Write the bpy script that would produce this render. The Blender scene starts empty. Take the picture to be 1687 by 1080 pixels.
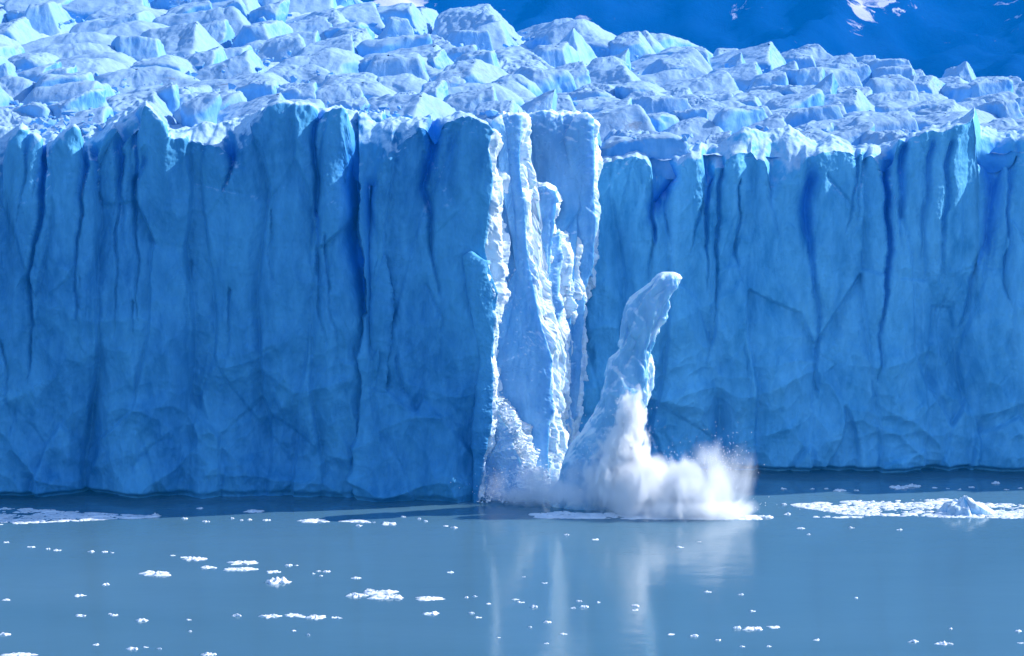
import bpy, bmesh, math, random
import numpy as np
from mathutils import Vector

random.seed(7)
RNG = np.random.default_rng(11)
SC = bpy.context.scene
COL = SC.collection

# ------------------------------------------------------------------ camera, sky, sun, exposure
H = 80.0            # the viewing balcony above the lake
FPX = 4160.0        # focal length in photo pixels
cam_d = bpy.data.cameras.new("camera")
cam = bpy.data.objects.new("camera", cam_d)
COL.objects.link(cam)
cam.location = (0, 0, H)
cam.rotation_euler = (math.radians(90), 0, 0)
cam_d.sensor_width = 36
cam_d.sensor_fit = 'HORIZONTAL'
cam_d.lens = FPX / 1687 * 36
cam_d.shift_y = -550 / 1687
cam_d.clip_start = 1
cam_d.clip_end = 30000
SC.camera = cam

SUN = Vector((0.80, 0.175, 0.55)).normalized()
SUN_EL = math.asin(SUN.z)
SUN_ROT = math.atan2(SUN.x, SUN.y)
world = bpy.data.worlds.new("World")
SC.world = world
world.use_nodes = True
wn = world.node_tree.nodes
wl = world.node_tree.links
wn.clear()
sky = wn.new("ShaderNodeTexSky")
sky.sky_type = 'NISHITA'
sky.sun_disc = False
sky.sun_elevation = SUN_EL
sky.sun_rotation = SUN_ROT
sky.altitude = 300
sky.air_density = 1.0
sky.dust_density = 0.3
sky.ozone_density = 1.2
bg = wn.new("ShaderNodeBackground")
bg.inputs[1].default_value = 0.15
wo = wn.new("ShaderNodeOutputWorld")
wl.new(sky.outputs[0], bg.inputs[0])
wl.new(bg.outputs[0], wo.inputs[0])

sun_d = bpy.data.lights.new("sun", 'SUN')
sun_d.energy = 5.0
sun_d.angle = math.radians(0.53)
sun_d.color = (1.0, 0.98, 0.95)
sun = bpy.data.objects.new("sun", sun_d)
COL.objects.link(sun)
sun.rotation_euler = SUN.to_track_quat('Z', 'Y').to_euler()

SC.view_settings.view_transform = 'Standard'
SC.view_settings.look = 'None'
SC.view_settings.exposure = 0.75
SC.view_settings.gamma = 1
SC.cycles.max_bounces = 16
SC.cycles.diffuse_bounces = 4
SC.cycles.volume_bounces = 16
SC.cycles.transparent_max_bounces = 12
SC.cycles.volume_step_rate = 1.0
SC.cycles.use_denoising = True

# ------------------------------------------------------------------ noise
_p = np.arange(256); np.random.default_rng(3).shuffle(_p)
PERM = np.concatenate([_p, _p, _p]).astype(np.int32)
G3 = np.array([[1,1,0],[-1,1,0],[1,-1,0],[-1,-1,0],[1,0,1],[-1,0,1],[1,0,-1],[-1,0,-1],
               [0,1,1],[0,-1,1],[0,1,-1],[0,-1,-1],[1,1,0],[-1,1,0],[0,-1,1],[0,-1,-1]], dtype=np.float32)

def perlin(x, y, z):
    x = np.asarray(x, np.float32); y = np.asarray(y, np.float32); z = np.asarray(z, np.float32)
    x, y, z = np.broadcast_arrays(x, y, z)
    xi = np.floor(x).astype(np.int32); yi = np.floor(y).astype(np.int32); zi = np.floor(z).astype(np.int32)
    xf = x - xi; yf = y - yi; zf = z - zi
    f = lambda t: t * t * t * (t * (t * 6 - 15) + 10)
    u, v, w = f(xf), f(yf), f(zf)
    out = 0
    for dx in (0, 1):
        for dy in (0, 1):
            for dz in (0, 1):
                h = PERM[PERM[PERM[(xi + dx) & 255] + ((yi + dy) & 255)] + ((zi + dz) & 255)] & 15
                g = G3[h]
                d = g[..., 0] * (xf - dx) + g[..., 1] * (yf - dy) + g[..., 2] * (zf - dz)
                out = out + d * (u if dx else 1 - u) * (v if dy else 1 - v) * (w if dz else 1 - w)
    return out

def fbm(x, y, z, oct=4, lac=2.03, gain=0.5, ridge=False):
    a, s, t = 1.0, 0.0, 0.0
    for i in range(oct):
        k = lac ** i
        n = perlin(x * k + 17.3 * i, y * k + 5.1 * i, z * k - 9.7 * i)
        if ridge:
            n = 0.5 - np.abs(n) * 1.6
        s = s + a * n
        t += a
        a *= gain
    return s / t

def cell(x, y, seed=0, jit=0.9):
    """jittered-grid worley: returns F1, F2, id-hash of the nearest point"""
    x = np.asarray(x, np.float32); y = np.asarray(y, np.float32)
    xi = np.floor(x).astype(np.int32); yi = np.floor(y).astype(np.int32)
    f1 = np.full(x.shape, 9.0, np.float32); f2 = f1.copy(); idh = np.zeros(x.shape, np.float32)
    for dx in (-1, 0, 1):
        for dy in (-1, 0, 1):
            cx = xi + dx; cy = yi + dy
            h1 = PERM[PERM[(cx + seed) & 255] + (cy & 255)]
            h2 = PERM[PERM[(cx + seed + 71) & 255] + ((cy + 13) & 255)]
            px = cx + 0.5 + (h1 / 255.0 - 0.5) * jit
            py = cy + 0.5 + (h2 / 255.0 - 0.5) * jit
            d = np.hypot(x - px, y - py)
            m = d < f1
            f2 = np.where(m, f1, np.minimum(f2, d))
            idh = np.where(m, PERM[(h1 + h2) & 255] / 255.0, idh)
            f1 = np.where(m, d, f1)
    return f1, f2, idh

def smooth(a, b, x):
    t = np.clip((x - a) / (b - a), 0, 1)
    return t * t * (3 - 2 * t)

def poly(pts):
    pts = sorted(pts)
    xs = np.array([p[0] for p in pts], float); ys = np.array([p[1] for p in pts], float)
    return lambda x: np.interp(x, xs, ys)

# ------------------------------------------------------------------ photo pixel + distance -> point
def unproj(px, py, d):
    return (px - 843.5) * d / FPX, d, H - (py + 10) * d / FPX

def ywater(d):
    return -10 + FPX * H / d

# ------------------------------------------------------------------ object helpers
def tag(o, label=None, cat=None, group=None, kind=None):
    if label: o['label'] = label
    if cat: o['category'] = cat
    if group: o['group'] = group
    if kind: o['kind'] = kind
    return o

def link_mesh(name, verts, faces, mat, parent=None, recenter=True, smooth_=True, attr=None, attr2=None):
    verts = np.asarray(verts, np.float32).reshape(-1, 3)
    faces = np.asarray(faces, np.int32)
    me = bpy.data.meshes.new(name)
    loc = np.zeros(3)
    if recenter and parent is None:
        loc = np.array([verts[:, 0].mean(), verts[:, 1].mean(), verts[:, 2].min()])
        verts = verts - loc
    n, k = len(faces), faces.shape[1]
    me.vertices.add(len(verts)); me.vertices.foreach_set("co", verts.astype(np.float32).ravel())
    me.loops.add(n * k); me.loops.foreach_set("vertex_index", faces.ravel())
    me.polygons.add(n)
    me.polygons.foreach_set("loop_start", np.arange(0, n * k, k, dtype=np.int32))
    me.polygons.foreach_set("use_smooth", np.full(n, smooth_, bool))
    me.update(calc_edges=True)
    me.validate()
    if attr is not None:
        at = me.attributes.new('cleft', 'FLOAT', 'POINT')
        at.data.foreach_set('value', np.asarray(attr, np.float32).ravel())
    if attr2 is not None:
        at = me.attributes.new('crushed', 'FLOAT', 'POINT')
        at.data.foreach_set('value', np.asarray(attr2, np.float32).ravel())
    if mat: me.materials.append(mat)
    o = bpy.data.objects.new(name, me)
    COL.objects.link(o)
    o.location = loc
    if parent: o.parent = parent
    return o

def grid_faces(nr, nc, wrap=False, flip=False):
    i = np.arange(nr - 1)[:, None]; j = np.arange(nc if wrap else nc - 1)[None, :]
    a = i * nc + j; b = i * nc + (j + 1) % nc; c = (i + 1) * nc + (j + 1) % nc; d = (i + 1) * nc + j
    f = np.stack([a, b, c, d] if not flip else [a, d, c, b], -1).reshape(-1, 4)
    return f

def grid_normals(X, Y, Z, wrap=False):
    P = np.stack([X, Y, Z], -1)
    if wrap:
        du = np.roll(P, -1, 1) - np.roll(P, 1, 1)
    else:
        du = np.gradient(P, axis=1)
    dv = np.gradient(P, axis=0)
    N = np.cross(du, dv)
    L = np.linalg.norm(N, axis=-1, keepdims=True)
    return N / np.maximum(L, 1e-9)

def blur(A, k):
    """separable box blur along both axes of a field stack"""
    for ax in (0, 1):
        for _ in range(2):
            pad = [(0, 0)] * A.ndim; pad[ax] = (k, k)
            B = np.pad(A, pad, mode='edge').cumsum(axis=ax)
            z = np.zeros_like(np.take(B, [0], axis=ax))
            B = np.concatenate([z, B], axis=ax)
            n = A.shape[ax]
            hi = np.take(B, np.arange(2 * k + 1, 2 * k + 1 + n), axis=ax)
            lo = np.take(B, np.arange(0, n), axis=ax)
            A = (hi - lo) / (2 * k + 1)
    return A

# ------------------------------------------------------------------ materials
def newmat(name):
    m = bpy.data.materials.new(name); m.use_nodes = True
    nt = m.node_tree; nt.nodes.clear()
    return m, nt, nt.nodes.new, nt.links.new

def ramp(N, L, src, stops, mode='LINEAR'):
    r = N("ShaderNodeValToRGB"); r.color_ramp.interpolation = mode
    e = r.color_ramp.elements
    while len(e) < len(stops): e.new(0.5)
    for k, (p, c) in enumerate(stops):
        e[k].position = p
        e[k].color = (c, c, c, 1) if isinstance(c, (int, float)) else (*c, 1)
    L(src, r.inputs[0])
    return r.outputs[0]

def mathn(N, L, op, a, b=None, clamp=False):
    m = N("ShaderNodeMath"); m.operation = op; m.use_clamp = clamp
    for i, v in enumerate((a, b)):
        if v is None: continue
        if isinstance(v, (int, float)): m.inputs[i].default_value = v
        else: L(v, m.inputs[i])
    return m.outputs[0]

def mixc(N, L, f, a, b, mode='MIX'):
    m = N("ShaderNodeMix"); m.data_type = 'RGBA'; m.blend_type = mode
    for i, v in ((0, f), (6, a), (7, b)):
        if isinstance(v, (int, float)): m.inputs[i].default_value = v
        elif isinstance(v, tuple): m.inputs[i].default_value = (*v, 1)
        else: L(v, m.inputs[i])
    return m.outputs[2]

def noisen(N, L, vec, scale, detail=4, rough=0.55, dist=0.0, sc=None):
    if sc is not None:
        mp = N("ShaderNodeMapping"); mp.inputs['Scale'].default_value = sc
        L(vec, mp.inputs[0]); vec = mp.outputs[0]
    n = N("ShaderNodeTexNoise"); n.inputs['Scale'].default_value = scale
    n.inputs['Detail'].default_value = detail; n.inputs['Roughness'].default_value = rough
    n.inputs['Distortion'].default_value = dist
    L(vec, n.inputs['Vector'])
    return n.outputs[0]

def ice_material(name, deep, mid, crust, crust_lo, crust_hi, rough=0.45, bump=0.35, sss=0.0, dirt=0.35, veins=True, crust_z=None):
    """glacier ice: dense blue ice, weathered white crust where the surface lies open to the sky,
    rock-flour streaks, thin dark veins"""
    m, nt, N, L = newmat(name)
    geo = N("ShaderNodeNewGeometry")
    pos = geo.outputs['Position']
    sep = N("ShaderNodeSeparateXYZ"); L(geo.outputs['Normal'], sep.inputs[0])
    n1 = noisen(N, L, pos, 0.09, 5, 0.6, 0.4, (1, 1, 0.45))
    n2 = noisen(N, L, pos, 0.55, 5, 0.6, 0.3, (1, 1, 0.35))
    body = mixc(N, L, ramp(N, L, n1, [(0.36, 0.0), (0.64, 1.0)]), deep, mid)
    body = mixc(N, L, ramp(N, L, n2, [(0.35, 0.0), (0.75, 0.45)]), body, tuple(min(1, c * 1.5 + 0.03) for c in mid))
    # weathered crust on the surfaces open to the sky
    nb = noisen(N, L, pos, 0.8, 6, 0.7, 0.8)
    cz = mathn(N, L, 'ADD', sep.outputs[2], mathn(N, L, 'MULTIPLY', mathn(N, L, 'SUBTRACT', mathn(N, L, 'ADD', mathn(N, L, 'MULTIPLY', n2, .5), mathn(N, L, 'MULTIPLY', nb, .5)), 0.5), 1.1))
    fac = ramp(N, L, cz, [(crust_lo, 0.0), (crust_hi, 1.0)])
    if crust_z:
        sp = N("ShaderNodeSeparateXYZ"); L(pos, sp.inputs[0])
        fac = mathn(N, L, 'MULTIPLY', fac, ramp(N, L, mathn(N, L, 'DIVIDE', sp.outputs[2], 100.0), [(crust_z / 100, 0.0), (crust_z / 100 + .08, 1.0)]))
    n3 = noisen(N, L, pos, 0.25, 6, 0.65, 0.2)
    cc = mixc(N, L, ramp(N, L, n3, [(0.35, 0.0), (0.7, 1.0)]), crust, tuple(c * 0.80 for c in crust))
    col = mixc(N, L, fac, body, cc)
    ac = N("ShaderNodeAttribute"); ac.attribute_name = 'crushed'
    col = mixc(N, L, mathn(N, L, 'MULTIPLY', ac.outputs['Fac'], ramp(N, L, n2, [(0.30, 0.35), (0.55, 1.0)])), col, (0.80, 0.87, 0.93))   # crushed, bubbly white ice; also paints the sunlit sides bright
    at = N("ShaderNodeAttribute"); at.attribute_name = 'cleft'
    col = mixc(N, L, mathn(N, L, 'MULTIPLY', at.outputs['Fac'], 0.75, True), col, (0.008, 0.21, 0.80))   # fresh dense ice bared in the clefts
    # rock flour
    n4 = noisen(N, L, pos, 0.12, 8, 0.72, 1.2, (1, 1, 1.6))
    dm = mathn(N, L, 'MULTIPLY', ramp(N, L, n4, [(0.60, 0.0), (0.72, 1.0)]), mathn(N, L, 'MULTIPLY', fac, dirt))
    col = mixc(N, L, dm, col, (0.16, 0.19, 0.25))
    if veins:
        v = noisen(N, L, pos, 0.35, 5, 0.6, 1.0, (1, 1, 2.2))
        vein = ramp(N, L, v, [(0.485, 0.0), (0.5, 1.0), (0.515, 0.0)])
        gate = ramp(N, L, noisen(N, L, pos, 0.13, 3, 0.5, 0.0), [(0.54, 0.0), (0.66, 0.28)])
        col = mixc(N, L, mathn(N, L, 'MULTIPLY', vein, gate), col, tuple(c * 0.45 for c in deep))
    b = N("ShaderNodeBsdfPrincipled")
    L(col, b.inputs['Base Color'])
    b.inputs['Roughness'].default_value = rough
    b.inputs['IOR'].default_value = 1.31; b.inputs['Specular IOR Level'].default_value = 0.35
    if sss:
        b.inputs['Subsurface Weight'].default_value = sss
        b.inputs['Subsurface Radius'].default_value = (0.4, 1.3, 2.2)
        b.inputs['Subsurface Scale'].default_value = 1.0
    bn1 = noisen(N, L, pos, 1.6, 6, 0.65, 0.4, (1, 1, 0.6))
    bn2 = noisen(N, L, pos, 0.5, 3, 0.6, 0.6, (1, 1, 0.5))
    hsum = mathn(N, L, 'ADD', mathn(N, L, 'MULTIPLY', bn1, 0.35), bn2)
    bp = N("ShaderNodeBump"); bp.inputs['Strength'].default_value = bump; bp.inputs['Distance'].default_value = 0.9
    L(hsum, bp.inputs['Height']); L(bp.outputs[0], b.inputs['Normal'])
    o = N("ShaderNodeOutputMaterial"); L(b.outputs[0], o.inputs[0])
    return m

M_WALL = ice_material('wall_ice', (0.022, 0.165, 0.385), (0.072, 0.305, 0.53), (0.44, 0.64, 0.84), 0.42, 0.75, bump=0.3, rough=0.6, dirt=0.2, crust_z=43)
M_SERAC = ice_material('serac_ice', (0.05, 0.25, 0.58), (0.16, 0.38, 0.66), (0.29, 0.445, 0.64), 0.12, 0.75, bump=0.28, dirt=0.9, veins=False, rough=0.6)
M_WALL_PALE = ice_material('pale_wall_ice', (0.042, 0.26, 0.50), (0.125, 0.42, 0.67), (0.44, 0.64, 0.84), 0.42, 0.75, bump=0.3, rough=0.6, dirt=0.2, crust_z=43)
M_FIN = ice_material('fin_ice', (0.09, 0.31, 0.60), (0.25, 0.46, 0.72), (0.66, 0.80, 0.95), 0.25, 0.6, bump=0.2, rough=0.65, sss=0.2)
M_COLUMN = ice_material('column_ice', (0.13, 0.36, 0.58), (0.30, 0.52, 0.72), (0.66, 0.82, 0.92), 0.25, 0.6, bump=0.3, dirt=0.1, veins=False, sss=0.3)
M_FLOE = ice_material('floe_ice', (0.60, 0.76, 0.90), (0.72, 0.84, 0.94), (0.86, 0.90, 0.95), 0.1, 0.5, bump=0.3, dirt=0.0, veins=False)
M_BERG = ice_material('berg_ice', (0.12, 0.36, 0.62), (0.25, 0.52, 0.76), (0.75, 0.86, 0.94), 0.2, 0.7, bump=0.3, dirt=0.0, veins=False)
M_GROUND = ice_material('crevasse_ice', (0.02, 0.22, 0.62), (0.08, 0.38, 0.74), (0.50, 0.68, 0.88), 0.5, 0.95, bump=0.4)

# ------------------------------------------------------------------ ice sheets: cliff faces, fins
def crack(px, py, pts, width, depth):
    """a groove along a traced line (photo pixels); width may be a list"""
    out = np.zeros(px.shape, np.float32)
    n = len(pts) - 1
    for k in range(n):
        (x0, y0), (x1, y1) = pts[k], pts[k + 1]
        w0 = width[k] if isinstance(width, (list, tuple)) else width
        w1 = width[k + 1] if isinstance(width, (list, tuple)) else width
        dx, dy = x1 - x0, y1 - y0
        t = np.clip(((px - x0) * dx + (py - y0) * dy) / (dx * dx + dy * dy), 0, 1)
        d = np.hypot(px - x0 - t * dx, (py - y0 - t * dy) * 0.35)
        w = np.maximum(w0 + (w1 - w0) * t, .5)
        # a sharp throat between rounded shoulders, dying out down the face
        g = 0.55 * np.exp(-(d / (w * 1.1)) ** 2) + 0.45 * np.exp(-d / (w * 2.0))
        fade = 1 - 0.85 * ((k + t) / n) ** 1.2
        out = np.maximum(out, g * fade)
    return out * depth

def cliff(name, x_left, x_mid, x_right, edge1, edge2, dist, ret, back, mat, cracks=(), under=None,
          seed=0, step=1.45, rough=1.0, lit_rough=0.95, lean=0.0, side_left=0.0, scal=1.0, parent=None, flute=1.0, tilt=0.0, brink_amp=0.0, crush=0.0):
    """A standing mass of ice. x_left/x_mid/x_right: traced outlines as functions of photo y; the face runs from
    x_left to x_mid at distance dist and turns back to x_right at dist+ret; edge1(x) is the brink, edge2(x) the top
    'back' metres behind it."""
    yb = float(ywater(dist)) + 16
    xs_w = float(np.max(x_mid(np.linspace(200, yb, 50))) - np.min(x_left(np.linspace(200, yb, 50))))
    ncf = max(30, int(xs_w / step))
    ncr = max(12, int(ret * 10.4 / step / 2.2)) if ret else 0
    ncl = 14
    u = np.concatenate([np.linspace(-1, 0, ncl, endpoint=False), np.linspace(0, 1, ncf),
                        np.linspace(1, 2, ncr + 1)[1:] if ncr else []])
    nrf = int(620 / step)
    nrt = 46
    v = np.concatenate([np.linspace(0, 1, nrf), np.linspace(1, 2, nrt + 1)[1:], np.linspace(2, 3, 11)[1:]])
    U, V = np.meshgrid(u, v)
    vf = np.clip(V, 0, 1); vt = np.clip(V - 1, 0, 1); vb = np.clip(V - 2, 0, 1)
    uf = np.clip(U, 0, 1); ur = np.clip(U - 1, 0, 1); ul = np.clip(-U, 0, 1)
    # two passes, because the outline depends on y and the brink on x
    tl = tilt
    py = yb + (300 - yb) * vf
    edge1_, edge2_ = edge1, edge2
    wob = lambda q: brink_amp * (9 * perlin(q * .03 + seed, 0 * q, 0 * q + .5) + 3 * perlin(q * .09 + seed, 0 * q, 0 * q + .5))
    edge1 = lambda q: edge1_(q) + wob(q)
    edge2 = lambda q: edge2_(q) + wob(q)
    for _ in range(6):
        xl, xm, xr = x_left(py), x_mid(py), x_right(py)
        px = xl + (xm - xl) * uf + (xr - xm) * ur
        e1 = edge1(px)
        py = yb + (e1 - yb) * vf
    e2 = np.minimum(edge2(px), e1 + 3)
    rise = np.sin(vt * math.pi / 2) ** 0.9
    py = py + (e2 - e1) * rise
    dd = dist + ret * ur ** 1.0 + back * vt + 14 * vb + side_left * ul + tilt * vf ** 1.6
    X, Y, Z = unproj(px, py, dd)
    Z = Z - 9 * vb ** 1.5
    X = X - 0.5 * ul
    N = grid_normals(X, Y, Z)
    N = blur(N, 9); N /= np.maximum(np.linalg.norm(N, axis=-1, keepdims=True), 1e-6)
    if N[nrf // 2, ncl + ncf // 2, 1] > 0: N = -N
    s = seed * 31.7
    # vertical columns and flutes
    wx = X + 3.0 * perlin(X * .05 + s, Z * .05, s + Y * .02)
    f1, f2, idh = cell(wx / 8.5 + s, Z / 34 + 3 + s, seed)
    disp = flute * (1.0 - (f1 ** 2) * 4.6 + (idh - 0.5) * 1.3 + f1 * (idh - .5) * 2.0)
    g1, g2, gi = cell(wx / 15 + s * 1.3 + .4 * perlin(Z * .04, s, 0 * Z), Z / 75 + s, seed + 43)
    disp += flute * (1.5 - (g1 ** 2) * 7.5 + (gi - .5) * 2.2)
    f1, f2, idh = cell(wx / 3.4 + s, Z / 15 + perlin(X * .12, Z * .1, s), seed + 5)
    disp += flute * ((f1 ** 2) * 1.1 + (idh - 0.5) * 0.5)
    disp = blur(disp[..., None], 1)[..., 0]
    # conchoidal fracture scars
    q = perlin(X * .07, Z * .07, s + 4) * 1.5
    f1, f2, idh = cell(X / 9 + q, Z / 7 + q * .6 + s, seed + 9)
    low = smooth(42, 12, Z)
    disp += scal * (f1 ** 2) * (0.5 + 2.2 * low)
    f1, f2, idh = cell(X / 3.1 - q, Z / 3.4 + q + s, seed + 19)
    disp += scal * (f1 ** 2) * (0.25 + 0.7 * low)
    disp += 1.7 * fbm(X * .045 + s, Y * .045, Z * .03, 3)
    disp += rough * 0.55 * fbm(X * .3 + s, Y * .3, Z * .16, 5, gain=0.55)
    disp += rough * 0.20 * fbm(X * 1.3, Y * 1.3, Z * .9 + s, 3, ridge=True)
    # crumbling on the returned (sunward) side and along brinks
    side = smooth(0.0, 0.08, ur)
    brink = np.exp(-((V - 1.0) / 0.035) ** 2)
    crum = fbm(X * .22 + s, Y * .22, Z * .085, 5, gain=0.55, ridge=True)
    disp += lit_rough * side * (crum - 0.25) * 2.2
    q1 = perlin(X * .3, Y * .3, Z * .12 + s) * 1.2
    fa, fb, fi = cell((X + Y) / 1.5 + q1, Z / 4.2 + q1 + X * .1, seed + 31)
    disp += lit_rough * side * ((fi - 0.5) * 1.1 - fa ** 2 * .9)
    fa, fb, fi = cell((X + Y) / .8 - q1, Z / 1.9 + q1, seed + 37)
    disp += lit_rough * side * ((fi - 0.5) * 0.4 - fa ** 2 * .35)
    disp += brink * 0.7 * fbm(X * .8, Y * .8, Z * .8 + s, 3)
    cr = np.zeros_like(disp)
    rc = random.Random(seed * 13 + 1)
    auto = []
    if flute > .9:
        x_a, x_b = float(px.min()), float(px.max())
        for _ in range(int((x_b - x_a) / 75)):
            x0 = rc.uniform(x_a, x_b); y0 = float(edge1(x0)) - 4; ln = rc.choice([60, 90, 140, 220, 330])
            auto.append(([(x0, y0), (x0 + rc.uniform(-8, 8), y0 + ln * .4), (x0 + rc.uniform(-22, 12), y0 + ln)], [rc.uniform(3, 6), 2.5, 1], rc.uniform(.5, 1.8)))
        for _ in range(int((x_b - x_a) / 90)):
            x0 = rc.uniform(x_a, x_b); y0 = rc.uniform(330, 620); ln = rc.choice([50, 90, 160])
            auto.append(([(x0, y0), (x0 + rc.uniform(-8, 8), y0 + ln * .5), (x0 + rc.uniform(-14, 14), y0 + ln)], [1.5, 2.5, 1.5], rc.uniform(.25, .7)))
    cracks = list(cracks) + auto
    for pts, w, dep in cracks:
        jx = px + 13 * perlin(py * .013 + s, px * .01, 0 * px) + 2.2 * perlin(py * .06, px * .04, 0 * px + 3) + 1.0 * perlin(py * .3, px * .2, 0 * px + 3)
        horiz = abs(pts[0][0] - pts[-1][0]) > abs(pts[0][1] - pts[-1][1])
        xs_, ys_ = [p[0] for p in pts], [p[1] for p in pts]
        mk = (jx > min(xs_) - 70) & (jx < max(xs_) + 70) & (py > min(ys_) - 130) & (py < max(ys_) + 130)
        cr[mk] += crack(jx[mk], py[mk], pts, w, dep * (0.5 if horiz else 1.5))
    disp = disp - cr
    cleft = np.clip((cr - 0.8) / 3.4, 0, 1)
    disp = disp * (1 - 0.85 * smooth(0.99, 1.5, V))
    # lean: the lower face bows inward a little, so that it looks down at the lake
    back_y = lean * smooth(30, 0, Z)
    if under is not None:
        uc = under(px) * np.exp(-(np.clip(Z, 0, 9) / 0.8) ** 3)
        back_y = back_y + uc
    X = X + N[..., 0] * disp; Y = Y + N[..., 1] * disp + back_y; Z = Z + N[..., 2] * disp * 0.8
    if brink_amp:
        tz = smooth(1.08, 1.7, V)
        Z = Z + tz * (2.4 * fbm(X * .14 + s, Y * .12, 0 * X, 4) + 0.6 * fbm(X * .5 + s, Y * .4, 0 * X, 3, ridge=True))
        sl = smooth(0.97, 1.15, V) * (1 - smooth(1.5, 2.0, V))
        Y = Y + sl * 2.2 * fbm(X * .16 + s, Z * .16, 0 * X + 2, 4)
    crushed = np.clip(smooth(0.04, 0.18, ur) * crush + (crush - 1) * uf, 0, 1) * (1 - vb)  # white on the sunward return: crushed ice plus sunlight put into the colour
    V3 = np.stack([X, Y, Z], -1).reshape(-1, 3)
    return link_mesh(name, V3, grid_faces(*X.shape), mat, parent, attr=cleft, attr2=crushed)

C = lambda c: (lambda y: np.full(np.shape(y), float(c)))

# ---- left cliff
L1 = poly([(-300, 300), (0, 345), (12, 338), (28, 240), (38, 222), (50, 230), (66, 262), (76, 270), (100, 245), (125, 212),
           (132, 222), (138, 262), (150, 262), (187, 212), (192, 234), (205, 222), (240, 170), (250, 180), (262, 203), (272, 230),
           (300, 226), (318, 228), (345, 240), (372, 250), (405, 247), (420, 236), (440, 206), (455, 188), (470, 181),
           (510, 183), (525, 189), (540, 183), (560, 184), (567, 192), (572, 222), (580, 250), (590, 285), (604, 305), (612, 310), (640, 300)])
L2 = poly([(-300, 195), (0, 215), (20, 212), (37, 202), (55, 234), (68, 226), (100, 216), (125, 209), (135, 217), (170, 211), (190, 200),
           (215, 184), (240, 168), (262, 196), (275, 216), (300, 211), (340, 206), (400, 193), (455, 180), (500, 175), (560, 179),
           (570, 187), (640, 188), (690, 198)])
cliff('ice_cliff', C(-760), C(628), C(634), L1, L2, 400, 4, 9, M_WALL, seed=1, lean=1.2, brink_amp=.6,
      cracks=[([(72, 262), (70, 330), (58, 400), (48, 620)], [6, 5, 2.5, 1.5], 3.2),
              ([(140, 262), (136, 330), (126, 520)], [5, 3, 1.5], 2.4),
              ([(192, 236), (196, 330), (205, 420)], [5, 3, 2], 1.1),
              ([(378, 250), (374, 275), (370, 315)], [7, 3, 2], 3.0),
              ([(378, 262), (425, 283)], [4, 2], 1.0),
              ([(525, 190), (518, 270), (526, 400), (532, 560)], [5, 4, 3, 2], 1.9),
              ([(590, 300), (585, 380), (596, 470), (604, 540), (606, 600)], [14, 12, 9, 5, 2], 5.0),
              ([(235, 265), (222, 300), (228, 330)], [5, 4, 2], 1.2),
              ([(245, 395), (270, 415), (330, 425)], [2, 3, 1.5], 1.0),
              ([(380, 480), (378, 580)], [2, 2], 0.9),
              ([(540, 390), (548, 470), (552, 640)], [2, 2, 2], .7),
              ([(60, 560), (95, 548), (140, 560)], [3, 5, 3], 1.3),
              ([(330, 620), (370, 628)], [2, 2], 0.8),
              ([(225, 770), (260, 730), (275, 722), (300, 740)], [3, 4, 3, 2], 1.3),
              ([(310, 730), (350, 728), (365, 740)], [3, 4, 2], 1.0),
              ],
      under=lambda x: 1.0 + 2.6 * smooth(360, 180, x))
tag(bpy.data.objects['ice_cliff'], 'long deep blue ice cliff with fluted pillars filling the left of the glacier front', 'ice cliff', 'ice cliffs of the glacier front')

# ---- the buttress left of the collapse
B1 = poly([(596, 300), (612, 300), (640, 262), (668, 228), (690, 204), (700, 206), (712, 214), (722, 203), (745, 195), (762, 191), (785, 197),
           (798, 207), (806, 222), (815, 240)])
B2 = poly([(560, 186), (600, 188), (640, 189), (690, 198), (720, 200), (745, 192), (762, 189), (785, 194), (800, 203), (815, 215)])
bl = poly([(190, 575), (300, 590), (400, 594), (470, 597), (540, 600), (700, 592), (850, 588)])
bm_ = poly([(190, 806), (215, 806), (245, 797), (290, 806), (340, 800), (400, 793), (440, 800), (480, 810), (560, 806), (640, 804),
            (700, 801), (760, 788), (822, 782), (850, 780)])
br_ = poly([(190, 816), (215, 818), (245, 816), (290, 824), (340, 823), (400, 830), (440, 826), (480, 820), (560, 812), (640, 812),
            (700, 812), (760, 800), (822, 795), (850, 795)])
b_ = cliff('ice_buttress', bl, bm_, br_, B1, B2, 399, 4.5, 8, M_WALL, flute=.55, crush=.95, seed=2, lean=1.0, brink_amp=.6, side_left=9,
      cracks=[([(712, 206), (706, 260), (700, 310), (708, 350), (720, 480)], [9, 8, 6, 4, 2], 3.4),
              ([(745, 240), (735, 300), (745, 340)], [10, 6, 3], 0.9),
              ([(608, 320), (604, 420), (610, 520)], [9, 8, 5], 3.0),
              ([(660, 590), (670, 640), (700, 690)], [2, 2, 1.5], .5),
              ([(700, 470), (725, 520), (720, 600)], [1.5, 2, 1], .5)],
      under=lambda x: 0.5 + 0 * x)
tag(b_, 'blue ice buttress with scalloped snowy top, directly left of the bright collapse gap', 'ice cliff', 'ice cliffs of the glacier front')

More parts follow.
